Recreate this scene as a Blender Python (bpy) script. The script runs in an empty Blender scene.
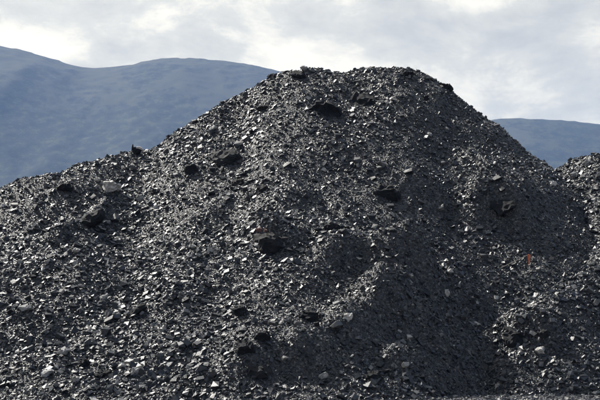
import bpy, bmesh, math, random
import numpy as np
from mathutils import Vector, Matrix, noise as mnoise

R = math.radians
rng = np.random.default_rng(7)
random.seed(7)
scene = bpy.context.scene
col = scene.collection

# ------------------------------------------------------------------ camera
CAM_Z, F = 1.7, 1400.0            # eye height (m), focal length in 600-px-wide picture units
PITCH = math.atan(137.0 / F)
cam_d = bpy.data.cameras.new('camera')
cam_d.sensor_width = 36.0
cam_d.lens = 36.0 * F / 600.0
cam_d.clip_start = 0.5
cam_d.clip_end = 40000.0
cam = bpy.data.objects.new('camera', cam_d)
col.objects.link(cam)
cam.location = (0, 0, CAM_Z)
cam.rotation_euler = (R(90) + PITCH, 0, 0)
scene.camera = cam

# ------------------------------------------------------------------ sky, sun, exposure
SUN_EL, SUN_AZ = R(51), R(-46)    # azimuth from +Y (view direction), negative = left
SUN_DIR = Vector((math.sin(SUN_AZ) * math.cos(SUN_EL), math.cos(SUN_AZ) * math.cos(SUN_EL), math.sin(SUN_EL)))

world = bpy.data.worlds.new('World')
scene.world = world
world.use_nodes = True
nt = world.node_tree
nt.nodes.clear()
def N(tree, typ, **kw):
    n = tree.nodes.new(typ)
    for k, v in kw.items():
        if k.startswith('i_'):
            n.inputs[k[2:]].default_value = v
        else:
            setattr(n, k, v)
    return n
def mathn(tree, op, a, b=None, clamp=False):
    n = tree.nodes.new('ShaderNodeMath'); n.operation = op; n.use_clamp = clamp
    for i, v in enumerate((a, b)):
        if v is None: continue
        if isinstance(v, (int, float)): n.inputs[i].default_value = v
        else: tree.links.new(v, n.inputs[i])
    return n.outputs[0]
def ramp(tree, fac, stops, interp='LINEAR'):
    n = tree.nodes.new('ShaderNodeValToRGB')
    cr = n.color_ramp; cr.interpolation = interp
    while len(cr.elements) < len(stops): cr.elements.new(0.5)
    for e, (p, c) in zip(cr.elements, stops):
        e.position = p
        e.color = (*c, 1) if not isinstance(c, (int, float)) else (c, c, c, 1)
    tree.links.new(fac, n.inputs[0])
    return n.outputs[0]
def mixc(tree, fac, a, b, blend='MIX'):
    n = tree.nodes.new('ShaderNodeMix'); n.data_type = 'RGBA'; n.blend_type = blend
    for sock, v in ((n.inputs[0], fac), (n.inputs[6], a), (n.inputs[7], b)):
        if isinstance(v, (int, float)): sock.default_value = v
        elif isinstance(v, tuple): sock.default_value = (*v, 1)
        else: tree.links.new(v, sock)
    return n.outputs[2]

L = nt.links.new
sky = N(nt, 'ShaderNodeTexSky', sky_type='NISHITA', sun_disc=False, sun_elevation=SUN_EL, sun_rotation=SUN_AZ,
        altitude=300.0, air_density=1.0, dust_density=1.5, ozone_density=1.2)
bg_sky = N(nt, 'ShaderNodeBackground', i_Strength=0.06)
L(sky.outputs[0], bg_sky.inputs[0])
tc = N(nt, 'ShaderNodeTexCoord')
sep = N(nt, 'ShaderNodeSeparateXYZ'); L(tc.outputs['Generated'], sep.inputs[0])
squash = N(nt, 'ShaderNodeMapping'); squash.inputs['Scale'].default_value = (1.0, 1.0, 1.9)   # clouds are flatter than wide
L(tc.outputs['Generated'], squash.inputs[0])
cover = N(nt, 'ShaderNodeTexNoise', i_Scale=2.6, i_Detail=9.0, i_Roughness=0.56, i_Distortion=0.3)
L(squash.outputs[0], cover.inputs['Vector'])
shade = N(nt, 'ShaderNodeTexNoise', i_Scale=9.0, i_Detail=12.0, i_Roughness=0.70, i_Distortion=0.25)
mp = N(nt, 'ShaderNodeMapping'); mp.inputs['Location'].default_value = (2.4, 3.3, 8.8)
L(squash.outputs[0], mp.inputs[0]); L(mp.outputs[0], shade.inputs['Vector'])
cfac = ramp(nt, cover.outputs[0], [(0.47, 0.0), (0.62, 1.0)], 'EASE')
# thicker air: low down the gaps close up behind one another
low = ramp(nt, sep.outputs[2], [(0.24, 1.0), (0.50, 0.0)], 'EASE')
cfac = mathn(nt, 'MAXIMUM', cfac, low)
puff = N(nt, 'ShaderNodeTexVoronoi', feature='SMOOTH_F1', i_Scale=11.0, i_Smoothness=0.6)
wob = N(nt, 'ShaderNodeTexNoise', i_Scale=14.0, i_Detail=6.0, i_Roughness=0.6); L(squash.outputs[0], wob.inputs['Vector'])
wv = N(nt, 'ShaderNodeVectorMath', operation='MULTIPLY_ADD'); wv.inputs[1].default_value = (0.09, 0.09, 0.09)
L(wob.outputs['Color'], wv.inputs[0]); L(squash.outputs[0], wv.inputs[2]); L(wv.outputs[0], puff.inputs['Vector'])
bil = mathn(nt, 'SUBTRACT', shade.outputs[0], mathn(nt, 'MULTIPLY', mathn(nt, 'SUBTRACT', puff.outputs['Distance'], 0.35), 0.42))
ccol = ramp(nt, bil, [(0.27, (0.42, 0.418, 0.385)), (0.44, (0.555, 0.55, 0.495)), (0.50, (0.68, 0.665, 0.59)), (0.60, (0.81, 0.79, 0.70))], 'LINEAR')
bg_cloud = N(nt, 'ShaderNodeBackground', i_Strength=1.0)
L(ccol, bg_cloud.inputs[0])
# water droplets scatter forward: clouds on the sun's side of the sky are brighter than those opposite
dotn = N(nt, 'ShaderNodeVectorMath', operation='DOT_PRODUCT'); L(tc.outputs['Generated'], dotn.inputs[0]); dotn.inputs[1].default_value = SUN_DIR
hg = mathn(nt, 'POWER', mathn(nt, 'ADD', mathn(nt, 'MULTIPLY', dotn.outputs['Value'], 0.5), 0.5), 2.0)
L(mathn(nt, 'ADD', mathn(nt, 'MULTIPLY', hg, 1.20), 0.31), bg_cloud.inputs[1])
mixs = N(nt, 'ShaderNodeMixShader')
L(cfac, mixs.inputs[0]); L(bg_sky.outputs[0], mixs.inputs[1]); L(bg_cloud.outputs[0], mixs.inputs[2])
wo = N(nt, 'ShaderNodeOutputWorld'); L(mixs.outputs[0], wo.inputs[0])

sun_d = bpy.data.lights.new('sun', 'SUN')
sun_d.energy = 5.0
sun_d.angle = R(0.53)
sun_d.color = (1.0, 0.975, 0.94)
sun = bpy.data.objects.new('sun', sun_d)
col.objects.link(sun)
sun.rotation_euler = (-SUN_DIR).to_track_quat('-Z', 'Y').to_euler()

vs = scene.view_settings
vs.view_transform = 'Standard'; vs.look = 'None'; vs.exposure = 0.55; vs.gamma = 1.0
vs.use_curve_mapping = False
scene.render.engine = 'CYCLES'
cy = scene.cycles
cy.use_denoising = True
cy.max_bounces = 6
cy.diffuse_bounces = 3
cy.glossy_bounces = 2
cy.volume_bounces = 1
cy.caustics_reflective = False
cy.caustics_refractive = False

# ------------------------------------------------------------------ helpers
def at(px, py, Y):
    """world point at depth Y that the photograph shows at (px, py)"""
    u, v = (px - 300.0) / F, (200.0 - py) / F
    dy = math.cos(PITCH) - v * math.sin(PITCH)
    dz = math.sin(PITCH) + v * math.cos(PITCH)
    return np.array((u / dy * Y, Y, CAM_Z + dz / dy * Y))

def tag(o, label=None, cat=None, group=None, kind=None):
    for k, v in (('label', label), ('category', cat), ('group', group), ('kind', kind)):
        if v: o[k] = v
    return o

def link(name, me, mat=None, parent=None):
    o = bpy.data.objects.new(name, me)
    col.objects.link(o)
    if mat and me is not None and not me.materials: me.materials.append(mat)
    if parent: o.parent = parent
    return o

def empty(name, loc):
    o = bpy.data.objects.new(name, None); col.objects.link(o); o.location = loc
    o.empty_display_size = 0.5
    return o

def mesh_np(name, verts, faces_flat, nper, smooth=False):
    """mesh from numpy: verts (n,3), faces_flat 1-D loop indices, nper corners per face (int)"""
    me = bpy.data.meshes.new(name)
    nl = len(faces_flat); nf = nl // nper
    me.vertices.add(len(verts)); me.vertices.foreach_set('co', np.ascontiguousarray(verts, dtype=np.float32).ravel())
    me.loops.add(nl); me.loops.foreach_set('vertex_index', np.ascontiguousarray(faces_flat, dtype=np.int32))
    me.polygons.add(nf)
    me.polygons.foreach_set('loop_start', np.arange(0, nl, nper, dtype=np.int32))
    me.polygons.foreach_set('loop_total', np.full(nf, nper, dtype=np.int32))
    me.polygons.foreach_set('use_smooth', np.full(nf, smooth, dtype=bool))
    me.update(calc_edges=True)
    return me

def vnoise(x, y, wl, seed):
    """smooth value noise in about -1..1, wavelength wl"""
    r = np.random.default_rng(seed); n = 256
    g = r.uniform(-1, 1, (n, n))
    fx, fy = x / wl, y / wl
    ix, iy = np.floor(fx).astype(int), np.floor(fy).astype(int)
    tx, ty = fx - ix, fy - iy
    tx = tx * tx * tx * (tx * (tx * 6 - 15) + 10); ty = ty * ty * ty * (ty * (ty * 6 - 15) + 10)
    i0, i1, j0, j1 = ix % n, (ix + 1) % n, iy % n, (iy + 1) % n
    return (g[i0, j0] * (1 - tx) + g[i1, j0] * tx) * (1 - ty) + (g[i0, j1] * (1 - tx) + g[i1, j1] * tx) * ty

def fbm(x, y, wl, octs, seed, gain=0.5, ridged=False):
    s = 0.0; a = 1.0; t = 0.0
    for k in range(octs):
        c, sn = math.cos(0.7 * k + 0.3), math.sin(0.7 * k + 0.3)
        v = vnoise(x * c - y * sn + 31.7 * k, x * sn + y * c + 17.3 * k, wl, seed + k)
        if ridged: v = 1 - 2 * np.abs(v)
        s = s + a * v; t += a; a *= gain; wl *= 0.5
    return s / t

def blur(h, n):
    k = np.ones(n) / n
    p = n // 2
    for _ in range(3):
        for ax in (0, 1):
            q = np.pad(h, [(p, p) if a == ax else (0, 0) for a in (0, 1)], mode='edge')
            c = np.cumsum(q, axis=ax)
            c = np.insert(c, 0, 0, axis=ax)
            h = (np.take(c, range(n, c.shape[ax]), axis=ax) - np.take(c, range(0, c.shape[ax] - n), axis=ax)) / n
    return h

# ------------------------------------------------------------------ materials
def new_mat(name):
    m = bpy.data.materials.new(name); m.use_nodes = True
    t = m.node_tree; t.nodes.clear()
    out = t.nodes.new('ShaderNodeOutputMaterial')
    b = t.nodes.new('ShaderNodeBsdfPrincipled')
    t.links.new(b.outputs[0], out.inputs[0])
    return m, t, b

ROCK_RAMP = [(0.0, (0.010, 0.012, 0.015)), (0.40, (0.024, 0.028, 0.034)), (0.72, (0.062, 0.067, 0.074)),
             (0.90, (0.13, 0.132, 0.132)), (0.96, (0.28, 0.27, 0.25)), (1.0, (0.45, 0.44, 0.415))]

def rock_material(name, source, tint=None, rough=(0.18, 0.46), fine=9.0, relief=0.36):
    """angular dark stone; tone 0..1 picks how pale the single stone is (source: 'attr', 'object' or a number)"""
    m, t, b = new_mat(name)
    geo = t.nodes.new('ShaderNodeNewGeometry')
    if source == 'attr':
        a = t.nodes.new('ShaderNodeAttribute'); a.attribute_name = 'tone'; tone = a.outputs['Fac']
    elif source == 'object':
        oi = t.nodes.new('ShaderNodeObjectInfo'); tone = oi.outputs['Random']
        tone = mathn(t, 'POWER', tone, 1.25)
    else:
        v = t.nodes.new('ShaderNodeValue'); v.outputs[0].default_value = source; tone = v.outputs[0]
    n1 = N(t, 'ShaderNodeTexNoise', i_Scale=fine, i_Detail=6.0, i_Roughness=0.65)
    t.links.new(geo.outputs['Position'], n1.inputs['Vector'])
    base = ramp(t, tone, ROCK_RAMP) if tint is None else None
    mott = ramp(t, n1.outputs[0], [(0.25, 0.55), (0.5, 1.0), (0.75, 1.45)])
    if tint is not None:
        rgb = t.nodes.new('ShaderNodeRGB'); rgb.outputs[0].default_value = (*tint, 1); base = rgb.outputs[0]
    c = mixc(t, 1.0, base, mott, 'MULTIPLY')
    # thin rust and dust stains with their own outline
    n2 = N(t, 'ShaderNodeTexNoise', i_Scale=2.3, i_Detail=5.0, i_Roughness=0.6)
    t.links.new(geo.outputs['Position'], n2.inputs['Vector'])
    stain = ramp(t, n2.outputs[0], [(0.58, 0.0), (0.70, 0.45)])
    c = mixc(t, stain, c, mixc(t, 1.0, c, (1.2, 1.06, 0.95), 'MULTIPLY'))
    t.links.new(c, b.inputs['Base Color'])
    n3 = N(t, 'ShaderNodeTexNoise', i_Scale=5.0, i_Detail=3.0)
    t.links.new(geo.outputs['Position'], n3.inputs['Vector'])
    rr = mathn(t, 'ADD', mathn(t, 'MULTIPLY', n3.outputs[0], (rough[1] - rough[0]) * 1.6), rough[0] - 0.3 * (rough[1] - rough[0]))
    t.links.new(rr, b.inputs['Roughness'])
    b.inputs['IOR'].default_value = 1.48
    if tint is not None: b.inputs['Specular IOR Level'].default_value = 0.3
    bump = N(t, 'ShaderNodeBump', i_Strength=relief, i_Distance=0.02 if tint is None else 0.045)
    n4 = N(t, 'ShaderNodeTexNoise', i_Scale=40.0, i_Detail=5.0, i_Roughness=0.75)
    t.links.new(geo.outputs['Position'], n4.inputs['Vector'])
    height = n4.outputs[0]
    if tint is not None:      # bedding seams and chipped edges on the bigger blocks
        oc = t.nodes.new('ShaderNodeTexCoord'); mpp = N(t, 'ShaderNodeMapping'); mpp.inputs['Scale'].default_value = (2.5, 2.5, 26.0)
        mpp.inputs['Rotation'].default_value = (0.25, 0.3, 0.0)
        t.links.new(oc.outputs['Object'], mpp.inputs[0])
        n5 = N(t, 'ShaderNodeTexNoise', i_Scale=1.0, i_Detail=5.0, i_Roughness=0.7); t.links.new(mpp.outputs[0], n5.inputs['Vector'])
        v5 = N(t, 'ShaderNodeTexVoronoi', i_Scale=6.0); t.links.new(geo.outputs['Position'], v5.inputs['Vector'])
        height = mathn(t, 'ADD', height, mathn(t, 'ADD', mathn(t, 'MULTIPLY', n5.outputs[0], 1.3), mathn(t, 'MULTIPLY', v5.outputs['Distance'], -0.7)))
    t.links.new(height, bump.inputs['Height'])
    t.links.new(bump.outputs[0], b.inputs['Normal'])
    return m

M_rubble = rock_material('dark_rubble', 'attr')
M_stone = rock_material('dark_stone', 'object', rough=(0.34, 0.60), relief=0.6)
M_pale = rock_material('pale_stone', 0.5, tint=(0.50, 0.485, 0.455), rough=(0.5, 0.8))
M_pale_grey = rock_material('pale_grey_stone', 0.5, tint=(0.30, 0.30, 0.295), rough=(0.4, 0.7))
M_grey = rock_material('grey_stone', 0.5, tint=(0.024, 0.025, 0.027), rough=(0.55, 0.8), relief=0.9)
M_black = rock_material('black_stone', 0.5, tint=(0.013, 0.015, 0.018), rough=(0.6, 0.85), relief=0.9)
M_brown = rock_material('brown_grey_stone', 0.5, tint=(0.13, 0.12, 0.095), rough=(0.5, 0.75), relief=0.9)
M_red = rock_material('reddish_stone', 0.5, tint=(0.22, 0.13, 0.12), rough=(0.5, 0.8))

def fines_material():
    m, t, b = new_mat('dark_fines')
    geo = t.nodes.new('ShaderNodeNewGeometry')
    vo = N(t, 'ShaderNodeTexVoronoi', i_Scale=17.0); t.links.new(geo.outputs['Position'], vo.inputs['Vector'])
    hue = N(t, 'ShaderNodeSeparateColor'); t.links.new(vo.outputs['Color'], hue.inputs[0])
    c = ramp(t, hue.outputs[0], [(0.0, (0.020, 0.022, 0.024)), (0.7, (0.045, 0.046, 0.048)), (0.95, (0.12, 0.12, 0.115)), (1.0, (0.2, 0.2, 0.19))])
    t.links.new(c, b.inputs['Base Color'])
    b.inputs['Roughness'].default_value = 0.55
    bump = N(t, 'ShaderNodeBump', i_Strength=1.0, i_Distance=0.05)
    t.links.new(mathn(t, 'SUBTRACT', 1.0, vo.outputs['Distance']), bump.inputs['Height'])
    t.links.new(bump.outputs[0], b.inputs['Normal'])
    return m
M_fines = fines_material()

def ground_material():
    m, t, b = new_mat('gravel_ground')
    geo = t.nodes.new('ShaderNodeNewGeometry')
    vo = N(t, 'ShaderNodeTexVoronoi', i_Scale=22.0); t.links.new(geo.outputs['Position'], vo.inputs['Vector'])
    hue = N(t, 'ShaderNodeSeparateColor'); t.links.new(vo.outputs['Color'], hue.inputs[0])
    near = ramp(t, hue.outputs[0], [(0.0, (0.06, 0.057, 0.062)), (0.6, (0.12, 0.115, 0.12)), (1.0, (0.24, 0.23, 0.23))])
    n = N(t, 'ShaderNodeTexNoise', i_Scale=0.004, i_Detail=8.0, i_Roughness=0.6); t.links.new(geo.outputs['Position'], n.inputs['Vector'])
    far = ramp(t, n.outputs[0], [(0.35, (0.03, 0.045, 0.02)), (0.55, (0.07, 0.08, 0.035)), (0.7, (0.12, 0.11, 0.07))])
    sp = N(t, 'ShaderNodeSeparateXYZ'); t.links.new(geo.outputs['Position'], sp.inputs[0])
    f = mathn(t, 'DIVIDE', mathn(t, 'SUBTRACT', sp.outputs[1], 120.0), 120.0, True)
    t.links.new(mixc(t, f, near, far), b.inputs['Base Color'])
    b.inputs['Roughness'].default_value = 0.8
    bump = N(t, 'ShaderNodeBump', i_Strength=0.8, i_Distance=0.03)
    t.links.new(mathn(t, 'SUBTRACT', 1.0, vo.outputs['Distance']), bump.inputs['Height'])
    t.links.new(bump.outputs[0], b.inputs['Normal'])
    return m
M_ground = ground_material()

def hill_material(name, grass):
    m, t, b = new_mat(name)
    geo = t.nodes.new('ShaderNodeNewGeometry')
    n1 = N(t, 'ShaderNodeTexNoise', i_Scale=0.0050, i_Detail=9.0, i_Roughness=0.66, i_Distortion=0.4)
    n2 = N(t, 'ShaderNodeTexNoise', i_Scale=0.030, i_Detail=6.0, i_Roughness=0.8)
    mpp = N(t, 'ShaderNodeMapping'); mpp.inputs['Scale'].default_value = (1, 0.45, 1.3)
    t.links.new(geo.outputs['Position'], mpp.inputs[0])
    for n in (n1, n2): t.links.new(mpp.outputs[0], n.inputs['Vector'])
    wood = ramp(t, n2.outputs[0], [(0.40, (0.006, 0.010, 0.010)), (0.52, (0.020, 0.028, 0.020)), (0.64, (0.060, 0.068, 0.038))])
    sp = N(t, 'ShaderNodeSeparateXYZ'); t.links.new(geo.outputs['Position'], sp.inputs[0])
    f = mathn(t, 'ADD', n1.outputs[0], mathn(t, 'MULTIPLY', mathn(t, 'SUBTRACT', n2.outputs[0], 0.5), 0.35))
    f = mathn(t, 'ADD', f, mathn(t, 'MULTIPLY', mathn(t, 'SUBTRACT', sp.outputs[2], 800.0), 0.0004))
    ff = ramp(t, f, [(0.50, 0.0), (0.58, 1.0)])
    t.links.new(mixc(t, ff, wood, grass), b.inputs['Base Color'])
    b.inputs['Roughness'].default_value = 0.9
    b.inputs['Specular IOR Level'].default_value = 0.15
    return m
M_hill = hill_material('forested_hillside', (0.046, 0.050, 0.035))

# ------------------------------------------------------------------ the setting: ground, mountains, haze
def terrain(name, x0, x1, nx, y0, y1, ny, fn, mat, smooth=True):
    X, Y = np.meshgrid(np.linspace(x0, x1, nx), np.linspace(y0, y1, ny), indexing='ij')
    Z = fn(X, Y)
    V = np.stack([X, Y, Z], -1).reshape(-1, 3)
    i = np.arange(nx - 1)[:, None] * ny + np.arange(ny - 1)[None, :]
    q = np.stack([i, i + ny, i + ny + 1, i + 1], -1).reshape(-1)
    return link(name, mesh_np(name, V, q, 4, smooth), mat), X, Y, Z

def ridge_profile(pts, Y):
    P = np.array([at(px, py, Y) for px, py in pts])
    return P[:, 0], P[:, 2]

def mountain(pts, Yr, Yfront, Yback, x0, x1, seed, rough, base_pow=0.9, n=(300, 260), grass=None):
    xs, zs = ridge_profile(pts, Yr)
    def fn(X, Y):
        bend = 0.02 * (Yr - Yfront) * fbm(X, Y, 1400.0, 3, seed)
        Xw = X + 0.10 * (Yr - Y) * fbm(X, Y * 0.7, 1100.0, 3, seed + 40)
        H = np.interp(Xw, xs, zs)
        t = np.where(Y < Yr, (Y + bend * np.clip((Yr - Y) / (Yr - Yfront), 0, 1) * 4 - Yfront) / (Yr - Yfront), (Yback - Y) / (Yback - Yr))
        t = np.clip(t, 0, 1)
        s = t ** base_pow
        s = s * s * (3 - 2 * s) * 0.35 + s * 0.65
        gully = fbm(X, Y * 0.3, 520.0, 4, seed + 9, 0.5, True)
        env = np.clip(1 - t, 0, 1) ** 0.7 * np.clip(t * 3, 0, 1)
        trees = 3.0 * vnoise(X, Y, 26.0, seed + 77)
        return H * s + rough * gully * env + trees * np.clip(t * 4, 0, 1) - 6
    o, *_ = terrain('mountain', x0, x1, n[0], Yfront, Yback, n[1], fn, M_hill)
    return o

g = 30000.0
me = bpy.data.meshes.new('ground')
me.from_pydata([(-g, -2000, 0), (g, -2000, 0), (g, 2 * g / 3, 0), (-g, 2 * g / 3, 0)], [], [(0, 1, 2, 3)])
ground = tag(link('ground', me, M_ground), 'flat grey gravel ground at the foot of the heaps', kind='structure')

m1 = mountain([(-400, 20), (-200, 26), (-80, 32), (0, 44), (20, 48), (45, 55), (70, 62.5), (84, 66), (95, 66.5), (115, 65), (132, 62.5), (145, 59), (158, 57), (175, 56), (200, 57), (230, 60), (255, 64),
               (280, 70), (310, 80), (380, 108), (450, 150), (540, 215), (640, 270), (1200, 335)],
              5200, 3300, 7000, -3500, 3300, 23, 115.0, n=(460, 250))
tag(m1, 'blue hazy mountain with two rounded tops behind the left slope', kind='structure')
m3 = mountain([(-300, 300), (200, 210), (380, 150), (440, 131), (470, 122), (490, 118.5), (515, 116.5), (545, 118), (575, 120), (600, 122.5), (660, 130), (800, 150), (1300, 300)],
              5000, 3500, 6800, -2500, 4800, 37, 80.0, n=(300, 140))
tag(m3, 'low flat-topped blue mountain beyond the right side of the heap', kind='structure')

def haze_box(density):
    m = bpy.data.materials.new('haze_air'); m.use_nodes = True
    t = m.node_tree; t.nodes.clear()
    out = t.nodes.new('ShaderNodeOutputMaterial')
    v = N(t, 'ShaderNodeVolumePrincipled', i_Density=density, i_Anisotropy=0.0)
    v.inputs['Color'].default_value = (0.31, 0.50, 0.97, 1)
    v.inputs['Absorption Color'].default_value = (0.4, 0.4, 0.4, 1)
    t.links.new(v.outputs[0], out.inputs['Volume'])
    b = bmesh.new()
    bmesh.ops.create_cube(b, size=1.0)
    me = bpy.data.meshes.new('haze'); b.to_mesh(me); b.free()
    o = link('haze', me, m)
    gx = 2 * g + 400
    o.scale = (gx, 2 * g / 3 + 2400, 1551); o.location = (0, (2 * g / 3 - 2000) / 2, 1550 / 2 - 0.5)
    return tag(o, 'pale blue haze in the distant air', kind='stuff')
haze_box(0.82e-4)

# ------------------------------------------------------------------ the heaps: height fields at the angle of repose
DX = 0.13
GX = np.arange(-19.0, 19.0, DX); GY = np.arange(30.0, 74.0, DX)
HX, HY = np.meshgrid(GX, GY, indexing='ij')

def cones(polylines, slope):
    h = np.full(HX.shape, -3.0)
    for pl in polylines:
        P = [at(*p) for p in pl]
        pts = []
        for a, b in zip(P[:-1], P[1:]):
            k = max(1, int(np.linalg.norm(b - a) / 0.45))
            pts += [a + (b - a) * i / k for i in range(k)]
        pts.append(P[-1])
        for p in pts:
            np.maximum(h, p[2] - slope * np.hypot(HX - p[0], HY - p[1]), out=h)
    return h

# main heap: one broad face. CREST = (picture x, picture y, depth) along the skyline, FOOT = depth where the face meets the ground
CREST = [(-140, 222, 46.0), (-60, 205, 47.5), (0, 189, 49), (50, 174.5, 50), (90, 162, 51), (118, 155, 52), (150, 150, 53), (185, 127, 53.8), (215, 107.5, 54.3), (245, 92, 54.8),
         (270, 77, 55), (300, 70.5, 55.2), (350, 72, 55.6), (405, 69, 56), (428, 75, 56), (452, 90, 56), (480, 113.5, 56), (503, 128, 56), (525, 150, 56), (545, 164, 56.5), (575, 188, 57), (620, 225, 57), (690, 290, 57), (755, 350, 57), (815, 412, 57)]
LIFT = [0.351, -0.048, 0.165, 0.47, 0.481, 0.554, 0.065, 0.341, -0.01, -0.285, -0.041, 0.013, -0.088, 0.787, 0.19, 0.027, -0.253, -0.131, -0.446, -0.26, -0.488, -0.793, -0.84, -0.5, -0.5]
FOOT = [(-140, 36.2), (0, 36.4), (120, 36.6), (240, 36.2), (330, 36.6), (428, 38.0), (500, 39.6), (600, 41.5)]
def broad_face():
    P = np.array([at(*c) for c in CREST]); P[:, 2] += LIFT
    yc = np.interp(HX, P[:, 0], P[:, 1]); hc = np.interp(HX, P[:, 0], P[:, 2])
    yf = np.interp(HX, [(p - 300.0) / F * v for p, v in FOOT], [v for _, v in FOOT])
    t = (HY - yf) / (yc - yf)
    rise = np.where(t > 0, t * (0.94 + 0.06 * t), t * 0.94)      # a little concave towards the foot
    face = np.where(HY < yc, hc * rise, hc - 0.72 * (HY - yc))
    # right of the summit the heap is a round cone: the skyline profile swept about its axis
    k = [c[0] for c in CREST].index(428)
    r = np.hypot(HX - P[k, 0], HY - P[k, 1])
    cone = np.interp(r, P[k:, 0] - P[k, 0], P[k:, 2])
    w = np.clip((HX - P[k, 0] + 3.4) / 6.0, 0, 1); w = w * w * (3 - 2 * w)
    return face * (1 - w) + cone * w
def dress(h, seed, lean):
    h = blur(h, 5)
    c, s = math.cos(lean), math.sin(lean)
    U, W = HX * c + HY * s, -HX * s + HY * c
    h = h + 0.48 * fbm(HX + 0.5 * fbm(HX, HY, 2.0, 2, seed + 60), HY, 3.3, 3, seed) + 0.27 * fbm(U * 0.45, W, 1.3, 3, seed + 5) + 0.05 * fbm(HX, HY, 0.4, 2, seed + 9)
    return h
H_main = dress(broad_face(), 101, R(35))
right_lines = [
    [(548, 178, 57.2), (565, 166, 56.6), (578, 156, 56), (592, 153, 55.5), (640, 150, 54.5), (760, 160, 52)],
    [(660, 165, 54), (650, 212, 49.5), (690, 235, 48)],
    [(650, 212, 49.5), (600, 246, 48.2), (560, 290, 45.5), (530, 325, 44.2), (515, 342, 43.4)],
]
H_right = dress(cones(right_lines, 0.76), 211, R(-30))

def hfetch(H, x, y):
    fx = np.clip((np.asarray(x) - GX[0]) / DX, 0, len(GX) - 1.001); fy = np.clip((np.asarray(y) - GY[0]) / DX, 0, len(GY) - 1.001)
    i, j = fx.astype(int), fy.astype(int); a, b = fx - i, fy - j
    return (H[i, j] * (1 - a) + H[i + 1, j] * a) * (1 - b) + (H[i, j + 1] * (1 - a) + H[i + 1, j + 1] * a) * b

def hit(px, py, fields):
    Ys = np.arange(33.0, 72.0, 0.05)
    u = at(px, py, 1.0)
    xs, zs = u[0] * Ys, CAM_Z + (u[2] - CAM_Z) * Ys
    h = np.max([hfetch(Hf, xs, Ys) for Hf in fields], axis=0)
    k = np.nonzero(zs < np.maximum(h, 0))[0]
    k = k[0] if len(k) else np.argmin(zs - h)
    return xs[k], Ys[k]

# hummocks and ledges: (pixel polyline, height, half width) raised on the slope where the photograph shows them
def raise_ledges(H, ledges, fields):
    for pl, amp, rad in ledges:
        P = np.array([hit(px, py, fields) for px, py in pl])
        d = np.full(HX.shape, 99.0)
        for a, b in zip(P[:-1], P[1:]):
            ab = b - a; q = max(float(ab @ ab), 1e-6)
            t = np.clip(((HX - a[0]) * ab[0] + (HY - a[1]) * ab[1]) / q, 0, 1)
            d = np.minimum(d, np.hypot(HX - a[0] - t * ab[0], HY - a[1] - t * ab[1]))
        w = np.clip(1 - d / rad, 0, 1)
        H = H + amp * w * w * (3 - 2 * w)
    return H
H_main = raise_ledges(H_main, [
    ([(408, 266), (398, 282), (400, 296), (384, 312)], 0.8, 1.4),
    ([(428, 332), (446, 352)], 0.45, 0.8),
    ([(455, 283), (472, 300)], 0.4, 0.8),
    ([(398, 364), (422, 372)], 0.45, 0.8),
    ([(300, 350), (318, 342)], 0.35, 0.7),
    ([(330, 256), (370, 260), (405, 266)], 0.55, 1.0),
    ([(345, 328), (362, 326), (386, 312)], 0.6, 1.0),
    ([(478, 204), (500, 203), (514, 212)], 0.9, 1.0),
    ([(340, 206), (352, 222)], 0.35, 0.6),
    ([(246, 234), (290, 244)], 0.35, 0.7),
    ([(430, 288), (418, 262)], 0.5, 0.7),
    ([(55, 236), (105, 208)], 0.30, 0.5),
    ([(240, 362), (262, 352)], 0.2, 0.7),
    ([(470, 165), (520, 190)], 0.4, 0.8),
], [H_main, H_right])
H_right = raise_ledges(H_right, [([(500, 334), (520, 332), (545, 336)], 0.6, 0.7)], [H_main, H_right])

def heap_surface(H, keep, root):
    nx, ny = H.shape
    V = np.stack([HX, HY, H], -1).reshape(-1, 3)
    i = np.arange(nx - 1)[:, None] * ny + np.arange(ny - 1)[None, :]
    ok = (keep[:-1, :-1] | keep[1:, 1:] | keep[:-1, 1:] | keep[1:, :-1])
    i = i[ok]
    q = np.stack([i, i + ny, i + ny + 1, i + 1], -1).reshape(-1)
    used = np.unique(q); remap = np.full(len(V), -1); remap[used] = np.arange(len(used))
    Vu = V[used] - np.array(root.location)
    return link('mound', mesh_np('mound', Vu, remap[q], 4, True), M_fines, root)

main_root = empty('rubble_heap', (1.0, 55.0, 0.0))
tag(main_root, 'tall heap of dark broken rock filling the middle of the scene', 'rubble heap', 'heaps of dark broken rock')
right_root = empty('rubble_heap', (15.0, 54.0, 0.0))
tag(right_root, 'lower heap of broken rock at the right edge, beside the tall one', 'rubble heap', 'heaps of dark broken rock')
bpy.context.view_layer.update()
heap_surface(H_main, (H_main > -0.3) & (H_main > H_right - 0.6), main_root)
heap_surface(H_right, (H_right > -0.3) & (H_right > H_main - 0.6), right_root)

# ------------------------------------------------------------------ stone shapes
def hull_mesh(pts):
    b = bmesh.new()
    for p in pts: b.verts.new(p)
    r = bmesh.ops.convex_hull(b, input=b.verts[:])
    junk = [e for e in r['geom_interior'] + r['geom_unused'] if isinstance(e, bmesh.types.BMVert)]
    if junk: bmesh.ops.delete(b, geom=list(set(junk)), context='VERTS')
    bmesh.ops.recalc_face_normals(b, faces=b.faces[:])
    return b

def stone_points(r, dims, n):
    """corners of a chipped slab: box corners pulled about, a few knocked off"""
    pts = []
    for sx in (-1, 1):
        for sy in (-1, 1):
            for sz in (-1, 1):
                if r.random() < 0.22: continue
                pts.append((sx * r.uniform(0.55, 1.0), sy * r.uniform(0.5, 1.0), sz * r.uniform(0.6, 1.0)))
    while len(pts) < n:
        v = Vector((r.gauss(0, 1), r.gauss(0, 1), r.gauss(0, 1))).normalized() * r.uniform(0.9, 1.12)
        pts.append(tuple(v))
    return [(p[0] * dims[0] / 2, p[1] * dims[1] / 2, p[2] * dims[2] / 2) for p in pts]

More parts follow.
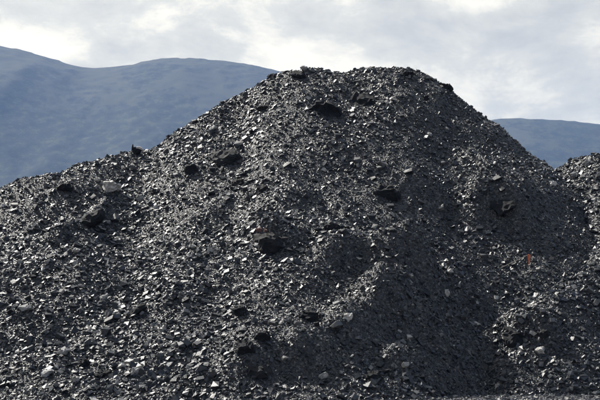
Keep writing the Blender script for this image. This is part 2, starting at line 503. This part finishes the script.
def proto_arrays(k, n):
    out = []
    for s in range(k):
        r = random.Random(1000 + s)
        dims = (1.0, r.uniform(0.55, 0.95), r.uniform(0.22, 0.4) if s % 3 == 0 else r.uniform(0.42, 0.85))
        b = hull_mesh(stone_points(r, dims, n))
        bmesh.ops.triangulate(b, faces=b.faces[:])
        b.verts.index_update()
        V = np.array([v.co[:] for v in b.verts]); T = np.array([[v.index for v in f.verts] for f in b.faces])
        b.free(); out.append((V, T))
    return out
PROTO = proto_arrays(28, 8)

def grad(H):
    gx, gy = np.gradient(H, DX)
    return gx, gy
G_main, G_right = grad(blur(H_main, 3)), grad(blur(H_right, 3))

def frames(n_vec, tilt, lean_dir, spread, r):
    """rotation matrices (n,3,3) whose z follows the slope normal with jitter and whose x follows lean_dir"""
    k = len(n_vec)
    z = n_vec + r.normal(0, 1, (k, 3)) * tilt[:, None]
    z /= np.linalg.norm(z, axis=1)[:, None]
    x = lean_dir + r.normal(0, 1, (k, 3)) * spread
    x -= z * np.sum(x * z, 1)[:, None]
    x /= np.linalg.norm(x, axis=1)[:, None] + 1e-9
    y = np.cross(z, x)
    return np.stack([x, y, z], -1)

def scatter(H, G, Hother, count, box, smin, smax, power, r):
    """points on a heap where it is the upper surface"""
    x0, x1, y0, y1 = box
    x = r.uniform(x0, x1, count); y = r.uniform(y0, y1, count)
    h = hfetch(H, x, y)
    ok = (h > -0.05) & (h > hfetch(Hother, x, y) - 0.05)
    # nothing on the far side of the crest beyond a strip along it
    gy = hfetch(G[1], x, y)
    gyf = hfetch(G[1], x, np.maximum(y - 2.2, GY[0]))
    ok &= (gy > -0.15) | (gyf > 0.0) | (r.random(count) < 0.12)
    x, y, h = x[ok], y[ok], h[ok]
    n = np.stack([-hfetch(G[0], x, y), -hfetch(G[1], x, y), np.ones(len(x))], -1)
    n /= np.linalg.norm(n, axis=1)[:, None]
    u = r.random(len(x))
    size = smin * (1 - u * (1 - (smin / smax) ** power)) ** (-1 / power)
    return x, y, h, n, size

def rubble(name, H, G, Hother, count, box, smin, smax, power, root, seed, lean, mat):
    r = np.random.default_rng(seed)
    x, y, h, n, size = scatter(H, G, Hother, count, box, smin, smax, power, r)
    # coarse and fine streaks along the slope
    patch = fbm(x, y, 2.2, 3, seed + 3)
    size = size * np.exp(0.38 * patch) * (0.90 + 0.16 * np.clip((6.0 - h) / 7.0, 0, 1))   # coarser towards the foot
    k = len(x)
    M = frames(n, r.uniform(0.15, 0.75, k), np.broadcast_to(lean, (k, 3)), 0.75, r)
    pos = np.stack([x, y, h], -1) + n * (size * r.uniform(-0.10, 0.24, k))[:, None] - np.array(root.location)
    tone = np.clip(r.beta(1.5, 2.6, k) * 1.05 + 0.10 * patch, 0, 0.95)
    pale = r.random(k) < 0.018
    tone[pale] = r.uniform(0.93, 1.0, pale.sum())
    which = r.integers(0, len(PROTO), k)
    Vs, Ts, Ns = [], [], []
    off = 0
    for p, (V, T) in enumerate(PROTO):
        s = np.nonzero(which == p)[0]
        if not len(s): continue
        sc = size[s][:, None, None] * np.stack([np.ones(len(s)), r.uniform(0.8, 1.15, len(s)), r.uniform(0.75, 1.25, len(s))], -1)[:, None, :]
        W = np.einsum('kij,kvj->kvi', M[s], V[None] * sc) + pos[s][:, None, :]
        Vs.append(W.reshape(-1, 3))
        Ts.append((T[None] + (off + np.arange(len(s)) * len(V))[:, None, None]).reshape(-1))
        Ns.append(np.repeat(tone[s], len(T)))
        off += len(s) * len(V)
    me = mesh_np(name, np.concatenate(Vs), np.concatenate(Ts), 3)
    a = me.attributes.new('tone', 'FLOAT', 'FACE')
    a.data.foreach_set('value', np.concatenate(Ns).astype(np.float32))
    o = link(name, me, mat, root)
    o['kind'] = 'stuff'
    print(name, k, 'stones', len(me.polygons), 'tris')
    return o

LEAN_MAIN = np.array((0.80, 0.15, 0.45)); LEAN_RIGHT = np.array((0.75, 0.35, 0.3))
BOX_M = (-14.0, 13.0, 34.5, 59.5); BOX_R = (1.5, 14.5, 40.0, 60.0)
rubble('broken_rock', H_main, G_main, H_right, 285000, BOX_M, 0.038, 0.24, 2.05, main_root, 5, LEAN_MAIN, M_rubble)
rubble('broken_rock', H_right, G_right, H_main, 125000, BOX_R, 0.042, 0.25, 2.1, right_root, 6, LEAN_RIGHT, M_rubble)

# single stones that can be picked out on the slopes
def stone_mesh(seed):
    r = random.Random(seed)
    dims = (1.0, r.uniform(0.55, 0.95), r.uniform(0.35, 0.8))
    b = hull_mesh(stone_points(r, dims, 11))
    bmesh.ops.dissolve_limit(b, angle_limit=R(9), verts=b.verts[:], edges=b.edges[:])
    bmesh.ops.bevel(b, geom=b.edges[:], offset=0.022, segments=1, affect='EDGES', clamp_overlap=True)
    me = bpy.data.meshes.new('stone'); b.to_mesh(me); b.free()
    me.materials.append(M_stone)
    return me
STONES = [stone_mesh(300 + s) for s in range(24)]

def single_stones(H, G, Hother, count, box, root, seed, lean):
    r = np.random.default_rng(seed)
    x, y, h, n, size = scatter(H, G, Hother, count * 6, box, 0.17, 0.38, 2.8, r)
    inside = (np.abs(x) < y * 0.219)
    x, y, h, n, size = [v[inside][:count] for v in (x, y, h, n, size)]
    k = len(x)
    M = frames(n, r.uniform(0.1, 0.4, k), np.broadcast_to(lean, (k, 3)), 0.6, r)
    for i in range(k):
        o = bpy.data.objects.new('stone', STONES[r.integers(len(STONES))])
        col.objects.link(o); o.parent = root
        p = np.array((x[i], y[i], h[i])) + n[i] * size[i] * r.uniform(0.02, 0.2) - np.array(root.location)
        o.matrix_basis = Matrix.LocRotScale(Vector(p), Matrix(M[i].tolist()).to_quaternion(), Vector((size[i], size[i], size[i])))
single_stones(H_main, G_main, H_right, 290, BOX_M, main_root, 15, LEAN_MAIN)
single_stones(H_right, G_right, H_main, 110, BOX_R, right_root, 16, LEAN_RIGHT)

# ------------------------------------------------------------------ boulders and pale stones that stand out one by one
def boulder_mesh(seed, dims, detail=3, rough=0.05, points=15):
    """a broken block: a rough ball of stone cleaved by a few random planes"""
    r = random.Random(seed)
    pts = []
    for _ in range(70):
        v = Vector((r.gauss(0, 1), r.gauss(0, 1), r.gauss(0, 1))).normalized() * 0.62
        pts.append(v)
    b = hull_mesh(pts)
    for k in range(9):
        n = Vector((r.gauss(0, 1), r.gauss(0, 1), r.gauss(0, 0.8))).normalized()
        if k == 0: n = Vector((r.uniform(-.3, .3), r.uniform(-.3, .1), 1)).normalized()
        if k == 1: n = Vector((r.uniform(-.5, .5), -1, r.uniform(-.1, .6))).normalized()
        d = r.uniform(0.30, 0.46)
        geom = b.verts[:] + b.edges[:] + b.faces[:]
        res = bmesh.ops.bisect_plane(b, geom=geom, plane_co=n * d, plane_no=n, clear_outer=True)
        cut = [e for e in res['geom_cut'] if isinstance(e, bmesh.types.BMEdge)]
        if len(cut) > 2: bmesh.ops.edgeloop_fill(b, edges=cut)
    lo = [min(v.co[i] for v in b.verts) for i in range(3)]; hi = [max(v.co[i] for v in b.verts) for i in range(3)]
    for v in b.verts:
        v.co = Vector(tuple(((v.co[i] - lo[i]) / (hi[i] - lo[i]) - 0.5) * dims[i] for i in range(3)))
    bmesh.ops.triangulate(b, faces=b.faces[:])
    for _ in range(detail):
        big_e = max(dims) * 0.16
        es = [e for e in b.edges if e.calc_length() > big_e]
        if es:
            bmesh.ops.subdivide_edges(b, edges=es, cuts=1)
            bmesh.ops.triangulate(b, faces=b.faces[:])
    bmesh.ops.recalc_face_normals(b, faces=b.faces[:])
    b.normal_update()
    big = max(dims)
    for v in b.verts:
        p = v.co / big * 4.0 + Vector((seed * 1.37, 0, 0))
        v.co += v.normal * (min(dims) * 0.6 + big * 0.15) * rough * 4.0 * (mnoise.noise(p) + 0.7 * mnoise.noise(p * 2.7) + 0.4 * mnoise.noise(p * 6))
    me = bpy.data.meshes.new('boulder'); b.to_mesh(me); b.free()
    return me

def boulder(px, py, w, h, mat, label, rot=0.0, name='boulder', cat='boulder', seed=0, depth=0.8, lift=-0.04, field=None, group=None, face=0.35):
    """w, h: size as the photograph shows it (px); rot: lean of its long side in the picture (deg, + = up to the right)"""
    x, y = hit(px, py, [H_main, H_right])
    z = max(float(hfetch(H_main, x, y)), float(hfetch(H_right, x, y)))
    s = y / F
    dims = (w * s, w * s * depth, h * s * 1.3)
    o = link(name, boulder_mesh(seed, dims), mat)
    o.rotation_euler = (face * random.uniform(0.2, 1.0), -R(rot), random.uniform(-0.35, 0.35))
    o.location = (x, y + dims[1] * 0.12, z + dims[2] * lift)
    return tag(o, label, cat, group)

GB, GP = 'large dark rocks on the heaps', 'pale stones on the heaps'
BL = [
    (327, 113, 31, 21, M_black, 'pointed black boulder below the summit, left neighbour of the flat black slab', 8, 41, 0.7),
    (361, 103, 36, 17, M_black, 'flat black slab just below the summit, with a paler patch on top', -6, 42, 0.8),
    (225, 160, 31, 15, M_grey, 'broad grey slab halfway up the left slope of the tall heap', 10, 43, 0.9),
    (192, 173, 15, 15, M_black, 'dark block just left of the broad grey slab on the left slope', 20, 44, 0.8),
    (84, 223, 44, 11, M_black, 'long thin black slab slanting up to the right, low on the left slope', 27, 45, 0.5),
    (66, 190, 16, 10, M_black, 'dark angular block right under the skyline at far left', 15, 46, 0.8),
    (263, 192, 17, 10, M_black, 'small dark slanting slab above the reddish stones', 38, 47, 0.7),
    (237, 184, 15, 10, M_grey, 'small grey slanting slab below the broad grey slab', 32, 48, 0.8),
    (272, 246, 36, 20, M_grey, 'wide grey-black block directly below the reddish stones', 4, 49, 0.8),
    (388, 196, 25, 18, M_black, 'dark block in the middle of the right-hand slope, below the flat black slab', -8, 50, 0.9),
    (335, 229, 16, 15, M_black, 'upright dark block at the left of the black shadowed furrow', 30, 51, 0.8),
    (498, 206, 36, 12, M_black, 'long dark ledge rock high on the right flank, above the flagged stake', -8, 52, 0.9),
    (446, 88, 14, 9, M_black, 'rounded dark boulder on the skyline, right end of the summit', -28, 53, 0.9),
    (407, 76, 13, 9, M_black, 'small dark boulder just under the middle of the summit skyline', -12, 54, 0.9),
    (299, 76, 17, 9, M_black, 'dark boulder at the left end of the summit skyline', 6, 55, 0.9),
    (272, 78, 10, 8, M_black, 'small dark skyline stone where the left slope meets the summit', 20, 56, 0.9),
    (310, 320, 19, 15, M_black, 'squarish black boulder left of the white stone low on the middle slope', 0, 57, 0.8),
    (258, 371, 30, 12, M_grey, 'large flat grey slab at the foot of the heap, bottom centre', -8, 58, 0.9),
    (246, 352, 20, 17, M_black, 'dark block resting behind the large flat grey slab at the foot', 5, 59, 0.8),
    (84, 367, 15, 12, M_black, 'blue-black block near the bottom edge, between pale flat stones', -10, 60, 0.9),
    (519, 341, 30, 15, M_black, 'big black boulder at the heap foot, left of the white wedge stone', -3, 61, 0.8),
    (543, 338, 12, 9, M_grey, 'grey boulder leaning on the right side of the big black one at the foot', 10, 62, 0.8),
    (133, 316, 32, 9, M_black, 'thin dark slab slanting up to the right in the lower left slope', 34, 63, 0.5),
    (103, 377, 16, 10, M_black, 'dark block at the bottom edge, lower left', 5, 64, 0.8),
    (262, 338, 16, 12, M_black, 'dark block above the bottom-centre grey slab', 0, 65, 0.8),
    (239, 314, 17, 12, M_black, 'dark block in the lower middle slope, left of the squarish black boulder', 12, 66, 0.8),
    (373, 381, 22, 13, M_black, 'blue-black boulder at the bottom edge below the deep shadow', 4, 67, 0.8),
    (424, 99, 9, 7, M_black, 'small dark stone under the right end of the summit', 0, 68, 0.8),
    (156, 192, 17, 6, M_grey, 'thin grey slab with a bright top edge on the left slope', 18, 69, 0.6),
    (264, 109, 14, 8, M_grey, 'grey slab high on the left slope, near the summit', 14, 70, 0.8),
    (216, 155, 9, 6, M_brown, 'brownish-grey stone touching the broad grey slab', 0, 71, 0.8),
]
for px, py, w, h, mat, label, rot, sd, dp in BL:
    boulder(px, py, w, h, mat, label, rot, 'boulder', 'boulder', sd, dp, group=GB)
PS = [
    (111, 193, 19, 10, M_pale, 'large pale grey rock high on the left slope, below the skyline', 12, 81),
    (140, 202, 7, 6, M_pale_grey, 'small pale rock just right of the large pale grey rock', 10, 82),
    (97, 182, 6, 4, M_pale, 'little white stone just above the large pale grey rock', 0, 83),
    (25, 312, 15, 5, M_pale_grey, 'flat pale stone at the far left edge, low on the slope', 6, 84),
    (348, 322, 10, 6, M_pale, 'white stone lit beside the squarish black boulder', 25, 85),
    (447, 297, 6, 6, M_pale, 'small white block alone in the deep shadow right of centre', -5, 86),
    (540, 355, 11, 6, M_pale, 'white wedge-shaped stone at the foot beside the big black boulder', 22, 87),
    (213, 131, 8, 4, M_pale, 'white slanting flake high on the left slope', 38, 88),
    (192, 249, 7, 4, M_pale, 'white flake in the middle of the left slope', 22, 89),
    (76, 254, 8, 4, M_pale, 'white flake below the long thin black slab', 38, 90),
    (75, 266, 8, 4, M_pale_grey, 'pale flake right under the white flake on the left slope', 38, 91),
    (120, 309, 7, 4, M_pale, 'white flake beside the thin dark slanting slab at lower left', 20, 92),
    (47, 377, 13, 5, M_pale_grey, 'flat pale stone near the bottom left corner', 10, 93),
    (63, 356, 14, 5, M_pale_grey, 'long pale flat stone above the blue-black block at bottom left', 16, 94),
    (136, 376, 9, 6, M_pale_grey, 'pale rounded stone near the bottom edge, left of centre', 0, 95),
    (104, 300, 9, 4, M_pale_grey, 'pale flake on the lower left slope, above the thin dark slab', 30, 96),
    (3, 208, 6, 4, M_pale, 'white stone at the left edge under the skyline', 0, 97),
    (304, 71, 8, 4, M_pale_grey, 'pale stone on the skyline at the left end of the summit', 0, 98),
    (387, 105, 5, 3, M_pale, 'tiny white stone right of the flat black slab near the summit', 0, 99),
    (324, 380, 10, 5, M_pale_grey, 'pale stone at the bottom edge, right of the grey slab', 30, 100),
    (553, 186, 8, 4, M_pale, 'bright stone at the lower left of the right-hand heap top', 0, 101),
    (575, 178, 9, 5, M_pale_grey, 'pale slab on the lit top of the right-hand heap', 20, 102),
    (588, 166, 8, 5, M_pale_grey, 'pale stone just under the crest of the right-hand heap', 15, 103),
]
for px, py, w, h, mat, label, rot, sd in PS:
    boulder(px, py, w, h, mat, label, rot, 'pale_stone', 'stone', sd, 0.75, lift=0.45, group=GP)
for px, py, w, h, sd, label in [(259, 233, 6, 3.6, 111, 'wider of two reddish stones in the middle of the slope'),
                                (266, 234, 5, 3, 112, 'smaller of two reddish stones, right of the wider one')]:
    boulder(px, py, w, h, M_red, label, 5, 'reddish_stone', 'stone', sd, 0.8, lift=0.5, group='reddish stones')

# dark upright stone with its sunlit edge modelled in white, on the left skyline
def skyline_stone():
    x, y = hit(137, 154.5, [H_main])
    z = float(hfetch(H_main, x, y)); s = y / F
    root = empty('skyline_rock', (x, y, z + 0.06))
    tag(root, 'black rock with an upright point and sunlit edge modelled as a curved white rim on the left skyline', 'rock')
    b = boulder_mesh(131, (9.5 * s, 7 * s, 7 * s)); o = link('body', b, M_black, root); o.location = (0.3 * s, 0, 2.2 * s)
    bm = hull_mesh([(-1.4, -1, -2), (1.3, -1.2, -2), (1.2, 1, -2), (-1.3, 1.1, -2), (-1.0, -.6, 2.5), (.9, -.7, 3.2), (.7, .6, 4.8), (-.5, .5, 5.2), (.1, -.3, 5.6)])
    me = bpy.data.meshes.new('upright_point'); bm.to_mesh(me); bm.free()
    o = link('upright_point', me, M_black, root); o.scale = (s * 0.85, s * 0.85, s * 0.9); o.location = (-4.4 * s, 0, 4.0 * s)
    # the rim: sunlight on the body's right shoulder, added as a thin curved white cap
    bm = bmesh.new(); rings = []
    for k in range(9):
        a = R(118 - 80 * k / 8); cx, cz = 0.2 + 6.2 * math.cos(a), 1.0 + 5.6 * math.sin(a)
        wd = 0.75 + 0.45 * math.sin(math.pi * k / 8); dpt = 2.4
        rings.append([bm.verts.new((cx + wd * math.cos(a) * q, dp, cz + wd * math.sin(a) * q)) for q, dp in ((-1, -dpt), (1, -dpt * .7), (1, dpt * .7), (-1, dpt))])
    for r0, r1 in zip(rings[:-1], rings[1:]):
        for i in range(4): bm.faces.new((r0[i], r0[(i + 1) % 4], r1[(i + 1) % 4], r1[i]))
    bm.faces.new(rings[0]); bm.faces.new(rings[-1][::-1])
    bmesh.ops.recalc_face_normals(bm, faces=bm.faces[:])
    me = bpy.data.meshes.new('sunlit_rim'); bm.to_mesh(me); bm.free()
    o = link('sunlit_rim', me, M_pale, root); o.scale = (s * 0.85, s * 0.6, s * 0.8); o.location = (0.9 * s, -0.4 * s, 0.2 * s); o.rotation_euler = (R(16), R(8), 0)
skyline_stone()

# ------------------------------------------------------------------ survey stake with orange ribbon
def stake():
    x, y = hit(500, 268.5, [H_main, H_right])
    z = max(float(hfetch(H_main, x, y)), float(hfetch(H_right, x, y))); s = y / F
    root = empty('survey_stake', (x, y, z))
    tag(root, 'thin leaning stake with a bright orange ribbon, stuck low in the right flank', 'stake')
    m, t, b = new_mat('weathered_wood')
    tc_ = t.nodes.new('ShaderNodeTexCoord')
    nz = N(t, 'ShaderNodeTexNoise', i_Scale=40.0, i_Detail=4.0); t.links.new(tc_.outputs['Object'], nz.inputs['Vector'])
    t.links.new(ramp(t, nz.outputs[0], [(0.3, (0.20, 0.18, 0.15)), (0.7, (0.36, 0.33, 0.28))]), b.inputs['Base Color'])
    b.inputs['Roughness'].default_value = 0.7
    tip = Vector((26.5 * s, -0.55, 12.0 * s)); base = Vector((-5 * s, 0.1, -3.5 * s))
    ax = (tip - base); ln = ax.length
    bm = bmesh.new()
    prof = [(0, 0.007), (0.06 * ln, 0.011), (0.5 * ln, 0.0105), (0.97 * ln, 0.0095), (ln, 0.007)]
    rings = []
    for d, rad in prof:
        wob = 0.006 * math.sin(d * 5)
        rings.append([bm.verts.new((rad * math.cos(a) + wob, rad * math.sin(a), d)) for a in [k * math.pi / 4 for k in range(8)]])
    for r0, r1 in zip(rings[:-1], rings[1:]):
        for i in range(8): bm.faces.new((r0[i], r0[(i + 1) % 8], r1[(i + 1) % 8], r1[i]))
    bm.faces.new(rings[0][::-1]); bm.faces.new(rings[-1])
    me = bpy.data.meshes.new('shaft'); bm.to_mesh(me); bm.free()
    o = link('shaft', me, m, root); o.location = base; o.rotation_euler = ax.to_track_quat('Z', 'Y').to_euler()
    m2, t2, b2 = new_mat('orange_ribbon')
    b2.inputs['Base Color'].default_value = (0.85, 0.13, 0.04, 1); b2.inputs['Roughness'].default_value = 0.4
    n_ = N(t2, 'ShaderNodeTexNoise', i_Scale=18.0); geo = t2.nodes.new('ShaderNodeNewGeometry'); t2.links.new(geo.outputs['Position'], n_.inputs['Vector'])
    t2.links.new(ramp(t2, n_.outputs[0], [(0.3, (0.55, 0.13, 0.05)), (0.7, (0.80, 0.25, 0.11))]), b2.inputs['Base Color'])
    # ribbon: a knot round the stake and two hanging tails, folded and thick
    bm = bmesh.new(); th = 0.004
    for off, length, width, ph in ((0.0, 10.0 * s, 2.6 * s, 0.0), (0.02, 6.0 * s, 1.8 * s, 1.4)):
        rows = []
        for k in range(9):
            q = k / 8
            cx = off + 0.02 * math.sin(ph + 3 * q); cyv = 0.03 * math.sin(ph + 5 * q) - 0.02
            wz = width * (0.55 + 0.45 * math.sin(1.2 + 2 * q)) / 2; zz = -length * q
            tw = 0.5 * math.sin(ph + 2.2 * q)
            dx, dy = wz * math.cos(tw), wz * math.sin(tw)
            rows.append([bm.verts.new(p) for p in ((cx - dx, cyv - dy - th, zz), (cx + dx, cyv + dy - th, zz), (cx + dx, cyv + dy + th, zz), (cx - dx, cyv - dy + th, zz))])
        for r0, r1 in zip(rows[:-1], rows[1:]):
            for i in range(4): bm.faces.new((r0[i], r0[(i + 1) % 4], r1[(i + 1) % 4], r1[i]))
        bm.faces.new(rows[0]); bm.faces.new(rows[-1][::-1])
    bmesh.ops.recalc_face_normals(bm, faces=bm.faces[:])
    me = bpy.data.meshes.new('ribbon'); bm.to_mesh(me); bm.free()
    rb = link('ribbon', me, m2, root); rb.location = tip * 0.985
    bm = bmesh.new(); bmesh.ops.create_icosphere(bm, subdivisions=1, radius=0.024)
    me = bpy.data.meshes.new('knot'); bm.to_mesh(me); bm.free()
    kn = link('knot', me, m2, rb); kn.location = (0.01, 0, 0.0); kn.scale = (1.2, 1, 0.7)
stake()

# ------------------------------------------------------------------ gravel on the ground at the foot
def ground_gravel():
    class Z: location = (0, 0, 0)
    r = np.random.default_rng(77)
    k = 26000
    x = r.uniform(-1, 13, k); y = r.uniform(37.0, 47.0, k)
    hm = np.maximum(hfetch(H_main, x, y), hfetch(H_right, x, y))
    ok = hm < 0.05; x, y = x[ok], y[ok]; k = len(x)
    size = 0.025 * (1 - r.random(k) * 0.985) ** (-1 / 2.2)
    n = np.tile(np.array((0, 0, 1.0)), (k, 1))
    M = frames(n, np.full(k, 0.25), np.tile(np.array((1.0, 0, 0)), (k, 1)), 1.0, r)
    pos = np.stack([x, y, size * 0.12], -1)
    tone = np.clip(r.beta(2.2, 2.0, k) + 0.12, 0, 0.99)
    Vs, Ts, Ns, off = [], [], [], 0
    which = r.integers(0, len(PROTO), k)
    for p, (V, T) in enumerate(PROTO):
        s = np.nonzero(which == p)[0]
        W = np.einsum('kij,kvj->kvi', M[s], V[None] * size[s][:, None, None]) + pos[s][:, None, :]
        Vs.append(W.reshape(-1, 3)); Ts.append((T[None] + (off + np.arange(len(s)) * len(V))[:, None, None]).reshape(-1)); Ns.append(np.repeat(tone[s], len(T)))
        off += len(s) * len(V)
    me = mesh_np('gravel', np.concatenate(Vs), np.concatenate(Ts), 3)
    a = me.attributes.new('tone', 'FLOAT', 'FACE'); a.data.foreach_set('value', np.concatenate(Ns).astype(np.float32))
    tag(link('gravel', me, M_rubble), 'loose gravel strewn over the flat ground at the foot', kind='stuff')
ground_gravel()
